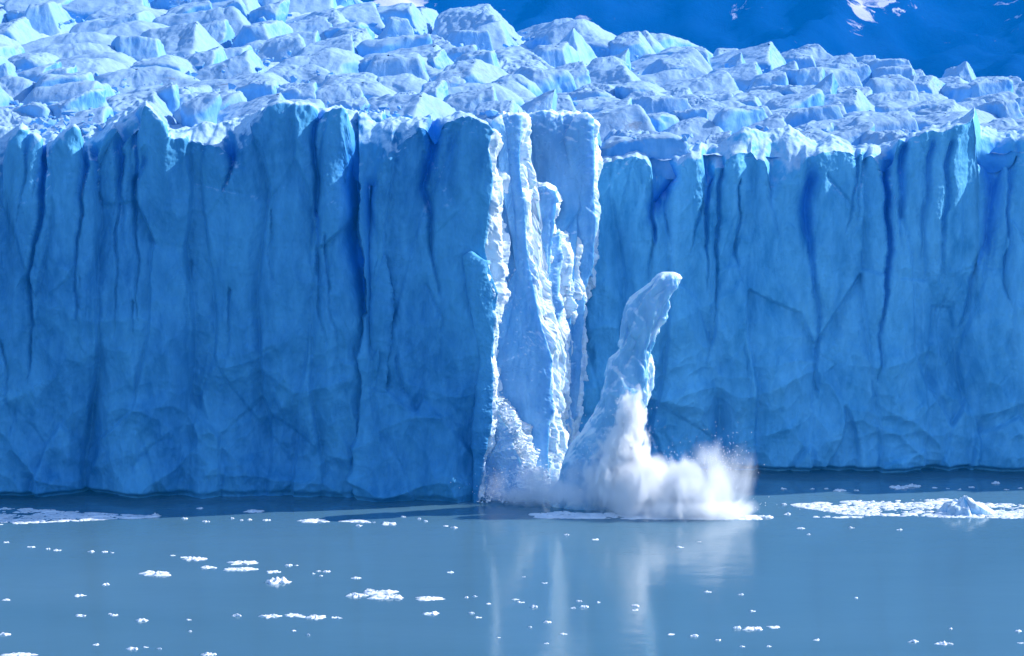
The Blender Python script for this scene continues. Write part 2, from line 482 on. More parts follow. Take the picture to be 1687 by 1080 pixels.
# ---- right cliff, set back behind the collapse
R1 = poly([(840, 330), (930, 285), (975, 268), (1000, 262), (1040, 258), (1062, 262), (1072, 280), (1076, 310), (1082, 330), (1095, 300), (1104, 288), (1118, 280),
           (1140, 263), (1154, 268), (1160, 292), (1166, 305), (1180, 278), (1200, 262), (1240, 248), (1262, 262), (1272, 300), (1290, 296), (1318, 292),
           (1328, 262), (1345, 262), (1400, 242), (1440, 247), (1452, 275), (1470, 262), (1482, 230), (1520, 224), (1560, 216), (1590, 202), (1606, 186),
           (1611, 215), (1616, 262), (1640, 270), (1656, 262), (1664, 240), (1700, 232), (1990, 240)])
R2 = poly([(840, 225), (930, 235), (975, 246), (1000, 236), (1030, 246), (1050, 238), (1075, 250), (1100, 236), (1140, 240), (1190, 238), (1240, 222), (1300, 212), (1325, 222),
           (1345, 236), (1430, 234), (1482, 226), (1520, 216), (1585, 200), (1606, 184), (1616, 212), (1660, 214), (1700, 210), (1990, 220)])
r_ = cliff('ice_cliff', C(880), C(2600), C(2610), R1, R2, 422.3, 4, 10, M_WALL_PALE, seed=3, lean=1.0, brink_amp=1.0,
      cracks=[([(1104, 290), (1086, 325), (1074, 350), (1076, 395)], [7, 7, 6, 2], 4.0),
              ([(1165, 296), (1163, 350), (1168, 400), (1160, 480)], [4, 3, 2.5, 2], 2.0),
              ([(1222, 300), (1215, 420), (1225, 455), (1200, 480)], [1.5, 2, 3, 1], .9),
              ([(1335, 300), (1332, 380), (1340, 440), (1348, 640)], [9, 8, 5, 2], 2.6),
              ([(1458, 260), (1462, 330), (1464, 410), (1456, 500), (1450, 620)], [5, 4, 4, 3, 2], 3.4),
              ([(1490, 245), (1484, 330), (1478, 400)], [7, 6, 3], 2.2),
              ([(1540, 240), (1530, 330), (1520, 420)], [5, 5, 3], 1.6),
              ([(1568, 240), (1560, 380), (1545, 520)], [4, 4, 3], 1.4),
              ([(1640, 262), (1640, 330), (1632, 400), (1605, 470), (1590, 540)], [15, 13, 8, 4, 2], 2.6),
              ([(1275, 300), (1282, 400)], [6, 4], 1.0),
              ([(1360, 290), (1400, 330), (1410, 360)], [2, 2, 1], .5),
              ([(1190, 712), (1225, 700), (1270, 720)], [4, 7, 3], 1.8),
              ([(1075, 380), (1070, 470)], [3, 2], 1.0)],
      under=lambda x: 1.0 + 2.2 * smooth(1180, 1280, x))
tag(r_, 'long fluted blue ice cliff on the right, set back behind the splash', 'ice cliff', 'ice cliffs of the glacier front')

# ---- fins standing in the collapse gap
def fin(name, left, mid, right, e1, e2, dist, ret, back, seed, label, **kw):
    o = cliff(name, poly(left), poly(mid), poly(right), poly(e1), poly(e2), dist, ret, back, kw.pop('mat', M_FIN), seed=seed,
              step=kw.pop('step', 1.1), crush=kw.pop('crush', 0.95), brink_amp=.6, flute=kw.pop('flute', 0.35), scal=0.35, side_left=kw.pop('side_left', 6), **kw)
    return tag(o, label, 'ice fin', 'ice fins standing in the collapse gap')

fin('ice_fin', [(180, 815), (400, 818), (600, 800), (850, 796)],
    [(180, 852), (260, 850), (330, 858), (420, 866), (520, 884), (600, 900), (700, 896), (850, 902)],
    [(180, 863), (260, 866), (300, 884), (340, 882), (380, 892), (430, 902), (520, 908), (580, 924), (640, 932), (690, 918), (740, 925), (850, 928)],
    [(800, 235), (815, 222), (824, 205), (840, 197), (862, 196), (880, 240), (890, 290), (910, 380), (930, 500)],
    [(800, 215), (815, 212), (830, 196), (862, 190), (880, 230), (890, 280), (910, 370), (930, 490)],
    404, 4.5, 5, 4, 'tall pale blue ice fin with crumbled white right edge, beside the buttress', lit_rough=1.0)
fin('ice_fin', tilt=4.5, left=[(180, 858), (850, 858)],
    mid=[(180, 950), (400, 946), (600, 936), (850, 930)],
    right=[(180, 975), (300, 970), (430, 972), (560, 950), (650, 940), (850, 936)],
    e1=[(840, 215), (858, 196), (880, 190), (960, 190), (975, 205), (990, 260)],
    e2=[(840, 205), (858, 190), (880, 186), (960, 187), (975, 198), (990, 240)],
    dist=413, ret=4, back=8, seed=5, label='smooth pale blue ice slab with flat top behind the tall crumbled fin', rough=0.7)
fin('ice_fin', [(280, 880), (850, 884)],
    [(280, 908), (330, 922), (400, 908), (480, 900), (560, 900), (850, 905)],
    [(280, 914), (330, 928), (400, 914), (480, 926), (560, 940), (700, 930), (850, 930)],
    [(876, 318), (886, 306), (900, 303), (916, 314), (928, 332)],
    [(876, 308), (886, 301), (900, 299), (916, 309), (928, 326)],
    409, 4, 4, 6, 'round shouldered pale ice slab in front of the smooth flat topped slab', rough=0.7)
fin('ice_fin', [(180, 944), (400, 940), (600, 925), (850, 925)],
    [(180, 968), (300, 970), (400, 976), (440, 976), (500, 958), (600, 950), (850, 940)],
    [(180, 974), (300, 978), (400, 984), (440, 984), (500, 968), (600, 962), (850, 950)],
    [(935, 260), (945, 225), (955, 200), (964, 194), (972, 205), (990, 300)],
    [(935, 250), (945, 218), (955, 196), (964, 190), (972, 200), (990, 290)],
    416, 5, 3, 7, 'narrow dark ice fin with a sunlit right edge against the right cliff')
fin('ice_fin', [(350, 905), (450, 900), (850, 905)],
    [(350, 925), (450, 912), (550, 912), (650, 912), (850, 915)],
    [(350, 945), (420, 962), (480, 960), (540, 940), (600, 932), (650, 925), (850, 925)],
    [(900, 400), (920, 385), (945, 390), (962, 420), (970, 460)],
    [(900, 392), (920, 378), (945, 382), (962, 412), (970, 452)],
    411, 6, 4, 8, 'crumbled white ice rib in the middle of the collapse gap', lit_rough=1.2)
fin('ice_fin', [(410, 768), (430, 770), (500, 782), (600, 795), (850, 780)],
    [(410, 776), (430, 790), (480, 804), (560, 808), (640, 806), (700, 802), (760, 790), (850, 780)],
    [(410, 781), (430, 800), (480, 812), (560, 814), (640, 812), (700, 808), (760, 798), (850, 790)],
    [(764, 430), (776, 420), (786, 428), (800, 440), (812, 470)],
    [(764, 426), (776, 417), (786, 424), (800, 436), (812, 466)],
    397.5, 3, 2.5, 9, 'thin blue ice flake on the lower right edge of the buttress', mat=M_WALL)

# ------------------------------------------------------------------ the falling column
def column():
    rows = [(448, 1090, 1112), (452, 1080, 1120), (458, 1073, 1124), (466, 1068, 1121), (474, 1058, 1115), (482, 1048, 1108), (490, 1040, 1103),
            (500, 1034, 1103), (515, 1028, 1101), (530, 1026, 1097), (540, 1025, 1089), (560, 1022, 1084), (572, 1017, 1079),
            (590, 1006, 1075), (605, 1000, 1078), (620, 995, 1078), (640, 988, 1074), (660, 982, 1072), (680, 972, 1066),
            (700, 962, 1062), (720, 948, 1060), (740, 936, 1056), (760, 926, 1050), (800, 915, 1045), (850, 900, 1045)]
    ys = np.linspace(448, 846, 330)
    yl, xl, xr = (np.array([r[k] for r in rows], float) for k in range(3))
    a, b = np.interp(ys, yl, xl), np.interp(ys, yl, xr)
    na = 220
    th = np.linspace(0, 2 * math.pi, na, endpoint=False)
    D = 396.0
    T, S = np.meshgrid(th, np.arange(len(ys)))
    cx = ((a + b) / 2)[:, None]; rx = ((b - a) / 2)[:, None]
    e = 0.8
    cs = np.sign(np.cos(T)) * np.abs(np.cos(T)) ** e; sn = np.sign(np.sin(T)) * np.abs(np.sin(T)) ** e
    px = cx + rx * cs
    dy = rx * 0.62 * sn * D / FPX
    X, Y, Z = unproj(px, ys[:, None] + 0 * px, D)
    Y = D + dy
    N = np.stack([cs, sn, 0 * cs], -1); N /= np.linalg.norm(N, axis=-1, keepdims=True)
    disp = 0.75 * fbm(X * .30, Y * .30, Z * .20, 4) + 0.16 * fbm(X * 1.5, Y * 1.5, Z * 1.2, 3, ridge=True)
    f1, f2, idh = cell(T * 1.6 + Z * .06, Z / 4.5, 3)
    disp += (f1 ** 2) * 0.8 - 0.35
    f1, f2, idh = cell(T * 3.2 + Z * .1, Z / 2.0, 13)
    disp += (idh - .5) * 0.22 - f1 ** 2 * .25
    fa, fb, fi = cell(T * 1.3 + perlin(Z * .3, T, 0 * T) * .6, Z / 3.4 + T * .7, 23)
    disp += (fi - .5) * .7
    disp = blur(disp[..., None], 1)[..., 0]
    side = smooth(0.2, 0.9, np.cos(T))
    disp += side * 0.5 * (fbm(X * .8, Y * .8, Z * .5, 4, ridge=True) - 0.2)
    disp *= np.clip((ys[:, None] - 446) / 10, 0.2, 1)
    X = X + N[..., 0] * disp; Y = Y + N[..., 1] * disp
    P = np.stack([X, Y, Z], -1).reshape(-1, 3)
    # close the head
    F = grid_faces(len(ys), na, wrap=True)
    P = np.vstack([P, [[X[0].mean(), Y[0].mean(), Z[0].mean() + 0.15]]])
    tip = len(P) - 1
    cap = np.array([[tip, (j + 1) % na, j, j] for j in range(na)])
    me_faces = np.vstack([F, np.array([[tip, tip, (j + 1) % na, j] for j in range(0)]).reshape(-1, 4)]) if False else F
    cw = smooth(0.45, 0.85, np.cos(T)) * np.clip(0.5 + 2.5 * perlin(X * .6, Z * .35, Y * .4), 0, 1)  # white band on the right: crushed ice and a painted sunlit rim
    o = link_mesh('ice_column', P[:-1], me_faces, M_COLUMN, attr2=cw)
    bm = bmesh.new(); bm.from_mesh(o.data); bm.verts.ensure_lookup_table()
    bm.faces.new([bm.verts[j] for j in range(na)])
    bmesh.ops.recalc_face_normals(bm, faces=bm.faces)
    bm.to_mesh(o.data); bm.free()
    return tag(o, 'tall leaning column of broken ice with knobbed head, toppling into the lake', 'ice column')
column()

# ------------------------------------------------------------------ rubble slope at the foot of the gap
def rubble():
    foot = fin('ice_mound', [(640, 800), (850, 780)], [(640, 818), (680, 824), (730, 838), (780, 862), (850, 870)],
               [(640, 832), (700, 866), (780, 910), (850, 925)],
               [(780, 700), (800, 668), (815, 645), (828, 640), (850, 668), (880, 725), (905, 770), (930, 800)],
               [(780, 690), (800, 655), (815, 630), (828, 628), (850, 656), (880, 712), (905, 762), (930, 795)],
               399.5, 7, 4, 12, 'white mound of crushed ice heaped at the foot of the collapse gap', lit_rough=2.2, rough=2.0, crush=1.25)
    foot['category'] = 'ice mound'
rubble()

# ------------------------------------------------------------------ the glacier's upper surface
yc_f = poly([(-400, -20), (300, -20), (560, -5), (690, 28), (760, 40), (830, 40), (900, 62), (960, 60), (1060, 76), (1130, 92), (1200, 104), (1340, 104),
             (1450, 122), (1530, 138), (1610, 146), (1687, 152), (2000, 165)])
y0_f = poly([(-400, 222), (600, 214), (840, 214), (975, 240), (1300, 240), (1687, 236), (2000, 240)])
dn_f = poly([(-400, 405), (790, 406), (860, 424), (2000, 427)])
dc_f = poly([(-400, 740), (300, 740), (700, 720), (1687, 640), (2000, 640)])

def surf(px, t):
    d0, dc = dn_f(px), dc_f(px)
    d = d0 + (dc - d0) * t
    y = y0_f(px) + (yc_f(px) - y0_f(px)) * np.clip(t, -.1, 1.0) ** 0.9
    z = H - (y + 10) * d / FPX
    zc = H - (yc_f(px) + 10) * dc / FPX
    z = np.where(t > 1, zc - (d - dc) * 0.10, z)
    return (px - 843.5) * d / FPX, d, z

# ground sheet under the blocks
tt = np.concatenate([np.linspace(0.0, 1.0, 150), np.linspace(1.02, 2.2, 40)])
pp = np.linspace(-900, 2650, 560)
PX, TT = np.meshgrid(pp, tt)
X, Y, Z = surf(PX, TT)
Z = Z - 2.4 + 1.6 * fbm(X * .06, Y * .06, 0 * X, 4) + 1.6 * fbm(X * .25, Y * .2, 0 * X, 4, ridge=True)
g = link_mesh('glacier', np.stack([X, Y, Z], -1), grid_faces(*X.shape), M_GROUND)
tag(g, kind='structure')

# interpolator of surface height at world XY
def surf_z(x, y):
    px = 843.5 + x * FPX / y
    d0, dc = dn_f(px), dc_f(px)
    return surf(px, (y - d0) / (dc - d0))[2]

centres = []
sil = poly([(-400, -30), (300, -25), (560, -8), (690, 8), (700, 14), (745, 22), (765, 20), (810, 12), (826, 10), (835, 30), (862, 34), (900, 30), (955, 34), (975, 44),
            (1010, 50), (1060, 52), (1100, 58), (1140, 76), (1200, 84), (1280, 74), (1295, 86), (1340, 76), (1366, 78), (1372, 100), (1385, 92),
            (1460, 92), (1470, 120), (1530, 114), (1560, 126), (1610, 122), (1640, 132), (1687, 132), (2000, 150)])
t = -0.012
ri = 0
while t < 1.04:
    px = -820 + (ri % 2) * 50 + random.uniform(0, 40)
    while px < 2600:
        w = random.choice([50, 66, 82, 100, 130, 165, 205]) * random.uniform(.9, 1.1) * (0.92 + 0.2 * t)
        tj = t + random.uniform(-.028, .028)
        x, y, z = (float(q) for q in surf(px + w / 2, tj))
        centres.append((x, y, z, px + w / 2, tj, w))
        px += w
    t += 0.058 + 0.026 * t
    ri += 1
CX = np.array([(c[0], c[1]) for c in centres])
CW = np.array([c[5] for c in centres])

def clip_cell(i):
    c = CX[i]
    fy = max(-22.0, float(np.interp(843.5 + c[0] * FPX / c[1], [-500, 800, 850, 2100], [404.5, 405.0, 425.5, 427.0])) - c[1])
    P = [np.array([-22., fy]), np.array([22., fy]), np.array([22., 24.]), np.array([-22., 24.])]
    d = np.hypot(*(CX - c).T)
    for j in np.argsort(d)[1:22]:
        m = (CX[j] - c) * (CW[i] / (CW[i] + CW[j])); n = m / np.linalg.norm(m)
        out = []
        for a in range(len(P)):
            p, q = P[a], P[(a + 1) % len(P)]
            sp, sq = (p - m) @ n, (q - m) @ n
            if sp <= 0: out.append(p)
            if sp * sq < 0: out.append(p + (q - p) * sp / (sp - sq))
        P = out
        if len(P) < 3: break
    return P

KINDS = ['slab'] * 8 + ['dome'] * 8 + ['wedge'] * 2 + ['box'] * 3 + ['spire'] + ['rubble'] * 5

def fy_of(i):
    c = CX[i]
    return float(np.interp(843.5 + c[0] * FPX / c[1], [-500, 800, 850, 2100], [404.5, 405.0, 425.5, 427.0])) - c[1]

def serac(i):
    x0, y0, z0, px0, t0, w0 = centres[i]
    P = clip_cell(i)
    r = random.Random(i * 77 + 5)
    kind = r.choice(KINDS)
    if t0 > .6 and px0 > 1150 and kind in ('rubble', 'dome'): kind = r.choice(['box', 'slab', 'wedge'])
    if t0 < .08: kind = r.choice(['slab', 'dome', 'rubble', 'rubble'])
    na, nt, ns = 120, 36, 14
    th = np.linspace(0, 2 * math.pi, na, endpoint=False)
    R = np.full(na, 99.0)
    for a in range(len(P)):
        p, q = P[a], P[(a + 1) % len(P)]
        e = q - p; n = np.array([e[1], -e[0]]); L = np.linalg.norm(n)
        if L < 1e-6: continue
        n /= L; dd = p @ n
        cosv = np.cos(th) * n[0] + np.sin(th) * n[1]
        R = np.where(cosv > 1e-4, np.minimum(R, dd / np.maximum(cosv, 1e-4)), R)
    if min(fy_of(i), 0) > -1.5: return None
    R = np.clip(R, 0.8, 24)
    for _ in range(2 if kind in ('box', 'wedge') else 6):
        R = (R * 2 + np.roll(R, 1) + np.roll(R, -1)) / 4
    R = R * (1.12 if kind != 'spire' else 0.85)
    up = r.uniform(*{'slab': (2.2, 4.2), 'dome': (2.0, 3.8), 'wedge': (3.0, 5.2), 'box': (3.4, 5.4), 'spire': (4.5, 7.5), 'rubble': (1.0, 2.2)}[kind])
    up *= 0.75 + 0.55 * min(1, max(0, t0))
    if t0 < .08: up *= 0.75
    if t0 > 0.93 and px0 > 560:
        need = (y0 * FPX and ((H - z0) * FPX / y0 - 10) - float(sil(px0))) * y0 / FPX
        up = max(1.0, need + r.uniform(-1.0, 0.3))
    pr = np.concatenate([np.linspace(0.02, 1, nt), np.linspace(1.01, 1.10, ns)])
    drop = np.concatenate([np.zeros(nt), np.linspace(0.06, 1, ns) ** 1.1])
    TH, PR = np.meshgrid(th, pr)
    DR = np.repeat(drop[:, None], na, 1)
    lx = np.cos(TH) * R[None, :] * np.minimum(PR, 1.0) * (1 + 0.06 * DR)
    ly = np.sin(TH) * R[None, :] * np.minimum(PR, 1.0) * (1 + 0.06 * DR)
    U = r.uniform
    if kind == 'slab':
        pl = [(U(.12, .42), U(-.05, .1), 0), (-U(1.2, 3), U(-.4, .4), U(3, 9)), (U(-.2, .3), U(.5, 1.2), U(2, 5)), (U(-.2, .2), -U(.4, 1), U(2, 5))]
    elif kind == 'dome':
        pl = [(U(.05, .2), 0, 0), (-U(.3, .8), U(-.2, .2), U(1, 3)), (U(.3, .7), U(-.2, .3), U(1, 3)), (0, U(.3, .8), U(1, 3)), (0, -U(.3, .8), U(1, 3))]
    elif kind == 'wedge':
        pl = [(U(.2, .45), U(.1, .4), 0), (-U(.6, 1.6), U(.1, .6), U(0, 1)), (U(-.1, .1), -U(.5, 1.2), U(1, 3))]
    elif kind == 'box':
        pl = [(U(-.05, .16), U(-.1, .2), 0), (-U(1.5, 4), U(-.5, .5), U(4, 12)), (U(.8, 2.5), U(-.2, .5), U(4, 10)), (U(-.3, .3), U(1.0, 2.5), U(4, 9)), (U(-.3, .3), -U(.5, 1), U(2, 5))]
    elif kind == 'spire':
        pl = [(U(.8, 1.6), U(.2, .6), 0), (-U(1.5, 4), U(.2, .8), U(0, 1)), (U(-.3, .3), -U(.8, 2), U(0, 2)), (U(-.3, .3), U(1, 2), U(0, 2))]
    else:
        pl = [(U(-.1, .3), U(-.1, .2), 0), (-U(.5, 1.5), U(-.3, .3), U(1, 3)), (U(.3, 1), U(.1, .6), U(1, 3))]
    hs = np.stack([a * lx + b * ly + c for a, b, c in pl], 0)
    kk = 2.2 if kind in ('dome', 'slab') else 4.5
    m0 = hs.min(0)
    top = m0 - np.log(np.exp(-kk * (hs - m0)).sum(0)) / kk + up
    rim = np.clip((1 - np.minimum(PR, 1)) / 0.2, 0, 1)
    top = top - (1 - np.sqrt(np.clip(1 - (1 - rim) ** 2, 0, 1))) * U(0.6, 1.6)
    top = np.maximum(top, -4.0)
    wx, wy = lx + x0, ly + y0
    base = surf_z(wx, wy) * 0.35 + z0 * 0.65
    lean = U(-.1, .45) * (1 if kind in ('slab', 'wedge', 'spire') else .4)
    Z = base + top - DR * (up + 5)
    rb = 2.0 if kind == 'rubble' else 1.0
    nz = 1.0 * fbm(wx * .12, wy * .09, i * .7, 4) + rb * 0.6 * fbm(wx * .4, wy * .3, i * .3, 5, gain=.6, ridge=True)
    f1, f2, _ = cell(wx / (4.8 / rb) + i, wy / (7 / rb), i % 40)
    nz = nz - 0.75 * (f1 ** 2) + 0.2
    Z = Z + nz * (1 - 0.5 * DR)
    jx = 1.5 * fbm(wx * .15, wy * .15, Z * .2 + 40, 4) + .5 * fbm(wx * .6, wy * .6, Z * .9, 3)
    jy = 1.2 * fbm(wx * .2 + 60, wy * .2, Z * .25, 4)
    wx = wx + jx * np.clip(PR, 0, 1) + lean * np.clip(Z - z0, -1, 9); wy = wy + jy * np.clip(PR, 0, 1)
    return np.stack([wx, wy, Z], -1).reshape(-1, 3), grid_faces(len(pr), na, wrap=True), kind

ADJ = {'slab': 'tilted slabby', 'dome': 'smooth rounded', 'wedge': 'sharp ridged', 'box': 'blocky', 'spire': 'pointed', 'rubble': 'low crumbled'}
outside = []
n_in = 0
for i, c in enumerate(centres):
    if len(clip_cell(i)) < 3: continue
    sr = serac(i)
    if sr is None: continue
    V3, F, kind = sr
    ppx = 843.5 + V3[:, 0] * FPX / V3[:, 1]; ppy = -10 + (H - V3[:, 2]) * FPX / V3[:, 1]
    if ppx.max() < 6 or ppx.min() > 1681 or ppy.min() < -45 and c[4] > .8 and c[3] < 400:
        outside.append((V3, F)); continue
    n_in += 1
    o = link_mesh('serac', V3, F, M_SERAC)
    zone = 'far left' if c[3] < 420 else 'centre left' if c[3] < 843 else 'centre right' if c[3] < 1265 else 'far right'
    depth = 'just behind the cliff brink' if c[4] < .2 else 'midway up the jumble' if c[4] < .75 else 'along the upper skyline'
    tag(o, '%s blue serac %s, %s of glacier' % (ADJ[kind], depth, zone), 'serac', 'seracs crowding the glacier top')
off = 0; VV = []; FF = []
for V3, F in outside:
    VV.append(V3); FF.append(F + off); off += len(V3)
o = link_mesh('serac_field', np.vstack(VV), np.vstack(FF), M_SERAC)
tag(o, 'mass of broken ice blocks continuing along the glacier beyond the picture edges', 'ice field', kind='stuff')
print('seracs', n_in, len(outside), flush=True)

# ------------------------------------------------------------------ small broken pieces
def chunk_mesh(r, n=10):
    """an angular lump: hull-like box of jittered corners with cut faces"""
    bm = bmesh.new()
    for _ in range(n):
        v = r.normal(size=3); v /= np.linalg.norm(v)
        bm.verts.new(v * r.uniform(.6, 1.0))
    bmesh.ops.convex_hull(bm, input=bm.verts)
    bmesh.ops.delete(bm, geom=[x for x in bm.verts if not x.link_faces], context='VERTS')
    bmesh.ops.bevel(bm, geom=list(bm.edges), offset=0.06, segments=1, affect='EDGES')
    bmesh.ops.triangulate(bm, faces=bm.faces)
    bm.verts.index_update()
    V = np.array([v.co[:] for v in bm.verts]); F = np.array([[v.index for v in f.verts] for f in bm.faces]); bm.free()
    return V, F

def scatter(name, label, cat, pts, mat, seed):
    r = np.random.default_rng(seed)
    protos = [chunk_mesh(r, int(r.integers(8, 13))) for _ in range(14)]
    VV, FF, off = [], [], 0
    for x, y, z, s_ in pts:
        V, F = protos[r.integers(14)]
        a = r.uniform(0, 6.28); c, q = math.cos(a), math.sin(a)
        V = V * np.array([r.uniform(.8, 1.7), r.uniform(.7, 1.2), r.uniform(.5, 1.0)]) * s_
        V = np.stack([V[:, 0] * c - V[:, 1] * q, V[:, 0] * q + V[:, 1] * c, V[:, 2] + V[:, 0] * r.uniform(-.3, .3)], -1) + np.array([x, y, z])
        VV.append(V); FF.append(F + off); off += len(V)
    o = link_mesh(name, np.vstack(VV), np.vstack(FF), mat, smooth_=False)
    return tag(o, label, cat, kind='stuff')

_r = np.random.default_rng(77)
pts = []
for _ in range(4200):
    px, t = _r.uniform(-60, 1750), _r.uniform(0, 1.0) ** .8 if _r.random() > .4 else _r.uniform(0, .12)
    if np.isnan(t): continue
    x, y, z = (float(q) for q in surf(px, t))
    if perlin(x * .045, y * .03, 2.2) < 0.02: continue
    pts.append((x, y, z + _r.uniform(-.3, 1.3), _r.choice([.3, .5, .8, 1.2])))
scatter('ice_rubble', 'small angular rubble of ice lying in the gaps between the seracs', 'ice rubble', pts, M_SERAC, 5)
pts = []
for _ in range(900):
    f = _r.random()
    py = 655 + 160 * f
    c = 822 + 84 * f ** 1.1
    px = c + _r.normal() * (5 + 9 * f)
    x, y, z = unproj(px, py, 398.6 + _r.uniform(0, 2.5) - 1.2 * f)
    pts.append((x, y, max(z, .1), _r.choice([.08, .12, .2, .3, .45]))) if perlin(px * .1, py * .1, 1.5) > -.15 else None
for _ in range(220):
    px = _r.uniform(785, 925)
    x, y, z = unproj(px, 0, 397 + _r.uniform(-1, 2))
    pts.append((x, y, _r.uniform(.1, 1.3), _r.choice([.1, .2, .35])))
scatter('ice_rubble', 'crushed white ice blocks tumbling down the foot of the collapse gap', 'ice rubble', pts, M_FLOE, 6)

# ------------------------------------------------------------------ mountains behind
def mountains():
    m, nt, N, L = newmat('mountain_slope')
    geo = N("ShaderNodeNewGeometry"); pos = geo.outputs['Position']
    n1 = noisen(N, L, pos, 0.006, 8, 0.65, 0.6)
    col = mixc(N, L, ramp(N, L, n1, [(0.35, 0.0), (0.7, 1.0)]), (0.002, 0.028, 0.13), (0.008, 0.05, 0.18))
    n2 = noisen(N, L, pos, 0.035, 8, 0.70, 1.0, (1, 1, 0.6))
    at = N("ShaderNodeAttribute"); at.attribute_name = 'cleft'
    snow = ramp(N, L, mathn(N, L, 'ADD', n2, mathn(N, L, 'MULTIPLY', at.outputs['Fac'], 0.22)), [(0.665, 0.0), (0.72, 0.85)])
    col = mixc(N, L, snow, col, (0.70, 0.66, 0.72))
    b = N("ShaderNodeBsdfPrincipled"); L(col, b.inputs['Base Color']); b.inputs['Roughness'].default_value = 1.0; b.inputs['Specular IOR Level'].default_value = 0.0
    bp = N("ShaderNodeBump"); bp.inputs['Strength'].default_value = 0.4; bp.inputs['Distance'].default_value = 8
    L(noisen(N, L, pos, 0.02, 8, 0.65, 0.4), bp.inputs['Height']); L(bp.outputs[0], b.inputs['Normal'])
    o = N("ShaderNodeOutputMaterial"); L(b.outputs[0], o.inputs[0])
    nx, ny = 700, 260
    x = np.linspace(-3500, 3500, nx); s = np.linspace(0, 1, ny) ** 1.7
    XX, S = np.meshgrid(x, s)
    YY = 1950 + 3800 * S
    ZZ = -25 + 430 * S ** 0.62
    ZZ = ZZ + 110 * (fbm(XX * .0016, YY * .0016, 0 * XX, 6, ridge=True) - .2) * smooth(0, .3, S) + 75 * fbm(XX * .005, YY * .0035, 0 * XX, 5, ridge=True)
    ppx = 843.5 + XX * FPX / YY; ppy = (H - ZZ) * FPX / YY - 10
    gate = 0 * XX
    for (gx, gy, sx, sy, k) in [(1415, 25, 26, 36, 1), (1470, 8, 45, 22, 1), (965, 32, 26, 14, 1), (1660, 18, 34, 16, 1), (1225, 22, 28, 12, .8), (1400, 62, 14, 10, .8), (725, 8, 24, 8, .7), (905, 10, 14, 8, .6), (655, 4, 34, 9, 4)]:
        gate = np.maximum(gate, k * np.exp(-((ppx - gx) / sx) ** 2 - ((ppy - gy) / sy) ** 2))
    mo = link_mesh('mountain', np.stack([XX, YY, ZZ], -1), grid_faces(ny, nx), m, attr=gate)
    tag(mo, kind='structure')
mountains()

# ------------------------------------------------------------------ lake
def lake():
    m, nt, N, L = newmat('lake_water')
    geo = N("ShaderNodeNewGeometry"); pos = geo.outputs['Position']
    n = noisen(N, L, pos, 0.02, 4, 0.5, 0.5, (0.4, 1, 1))
    col = mixc(N, L, ramp(N, L, n, [(0.35, 0.0), (0.7, 1.0)]), (0.066, 0.150, 0.198), (0.086, 0.18, 0.238))
    b = N("ShaderNodeBsdfPrincipled"); L(col, b.inputs['Base Color'])
    b.inputs['Roughness'].default_value = 0.10; b.inputs['IOR'].default_value = 1.333
    w1 = noisen(N, L, pos, 1.1, 4, 0.6, 0.3, (0.6, 1.3, 1))
    w2 = noisen(N, L, pos, 0.16, 3, 0.5, 0.2, (0.5, 1.2, 1))
    hh = mathn(N, L, 'ADD', mathn(N, L, 'MULTIPLY', w1, 0.12), mathn(N, L, 'MULTIPLY', w2, 0.5))
    bp = N("ShaderNodeBump"); bp.inputs['Strength'].default_value = 0.35; bp.inputs['Distance'].default_value = 0.35
    L(hh, bp.inputs['Height']); L(bp.outputs[0], b.inputs['Normal'])
    o = N("ShaderNodeOutputMaterial"); L(b.outputs[0], o.inputs[0])
    v = np.array([[-4000, -1500, 0], [4000, -1500, 0], [4000, 6000, 0], [-4000, 6000, 0]], float)
    w = link_mesh('water', v, np.array([[0, 1, 2, 3]]), m, recenter=False)
    tag(w, kind='structure')
lake()

# ------------------------------------------------------------------ floating ice
def floe_mesh(w, dep, h, seed, flat=True):
    r = np.random.default_rng(seed)
    na, nr = 40, 12
    th = np.linspace(0, 2 * math.pi, na, endpoint=False)
    T, Q = np.meshgrid(th, np.concatenate([np.linspace(0.05, 1, nr), [1.03, 0.98]]))
    rr = 1 + 0.8 * perlin(np.cos(T) * 1.7 + seed * 3.1, np.sin(T) * 1.7, seed * 1.3 + 0 * T) + 0.6 * perlin(np.cos(T) * 3.6 + seed, np.sin(T) * 3.6, 0 * T) + 0.35 * perlin(np.cos(T) * 8 + seed, np.sin(T) * 8, 0 * T)
    X = np.cos(T) * Q * rr * w / 2; Y = np.sin(T) * Q * rr * dep / 2
    lump = 0.5 + 1.5 * fbm(X * 2.2 / max(.5, h) * .5 + seed, Y * 1.1 / max(.5, h), seed * 2.7 + 0 * X, 4)
    Z = h * np.clip(lump, 0.12, 1.6) * np.sqrt(np.clip(1 - Q ** 3, 0, 1))
    Z[-2] = -0.05; Z[-1] = -0.5
    return np.stack([X, Y, Z], -1).reshape(-1, 3), grid_faces(nr + 2, na, wrap=True)

def wpt(px, py):
    d = FPX * H / (py + 10)
    return (px - 843.5) * d / FPX, d

def floe(px, py, w, h, label, name='ice_floe', cat='ice floe', mat=None, group=None, seed=None):
    x, d = wpt(px, py)
    m = d / FPX
    V, F = floe_mesh(w * m * .9, max(0.3, min(w * m * 0.6, 1.9)), max(0.09, h * m * 0.6), seed if seed is not None else int(px * 7 + py) % 991)
    V = V + np.array([x, d, 0])
    o = link_mesh(name, V, F, mat or M_FLOE)
    return tag(o, label, cat, group)

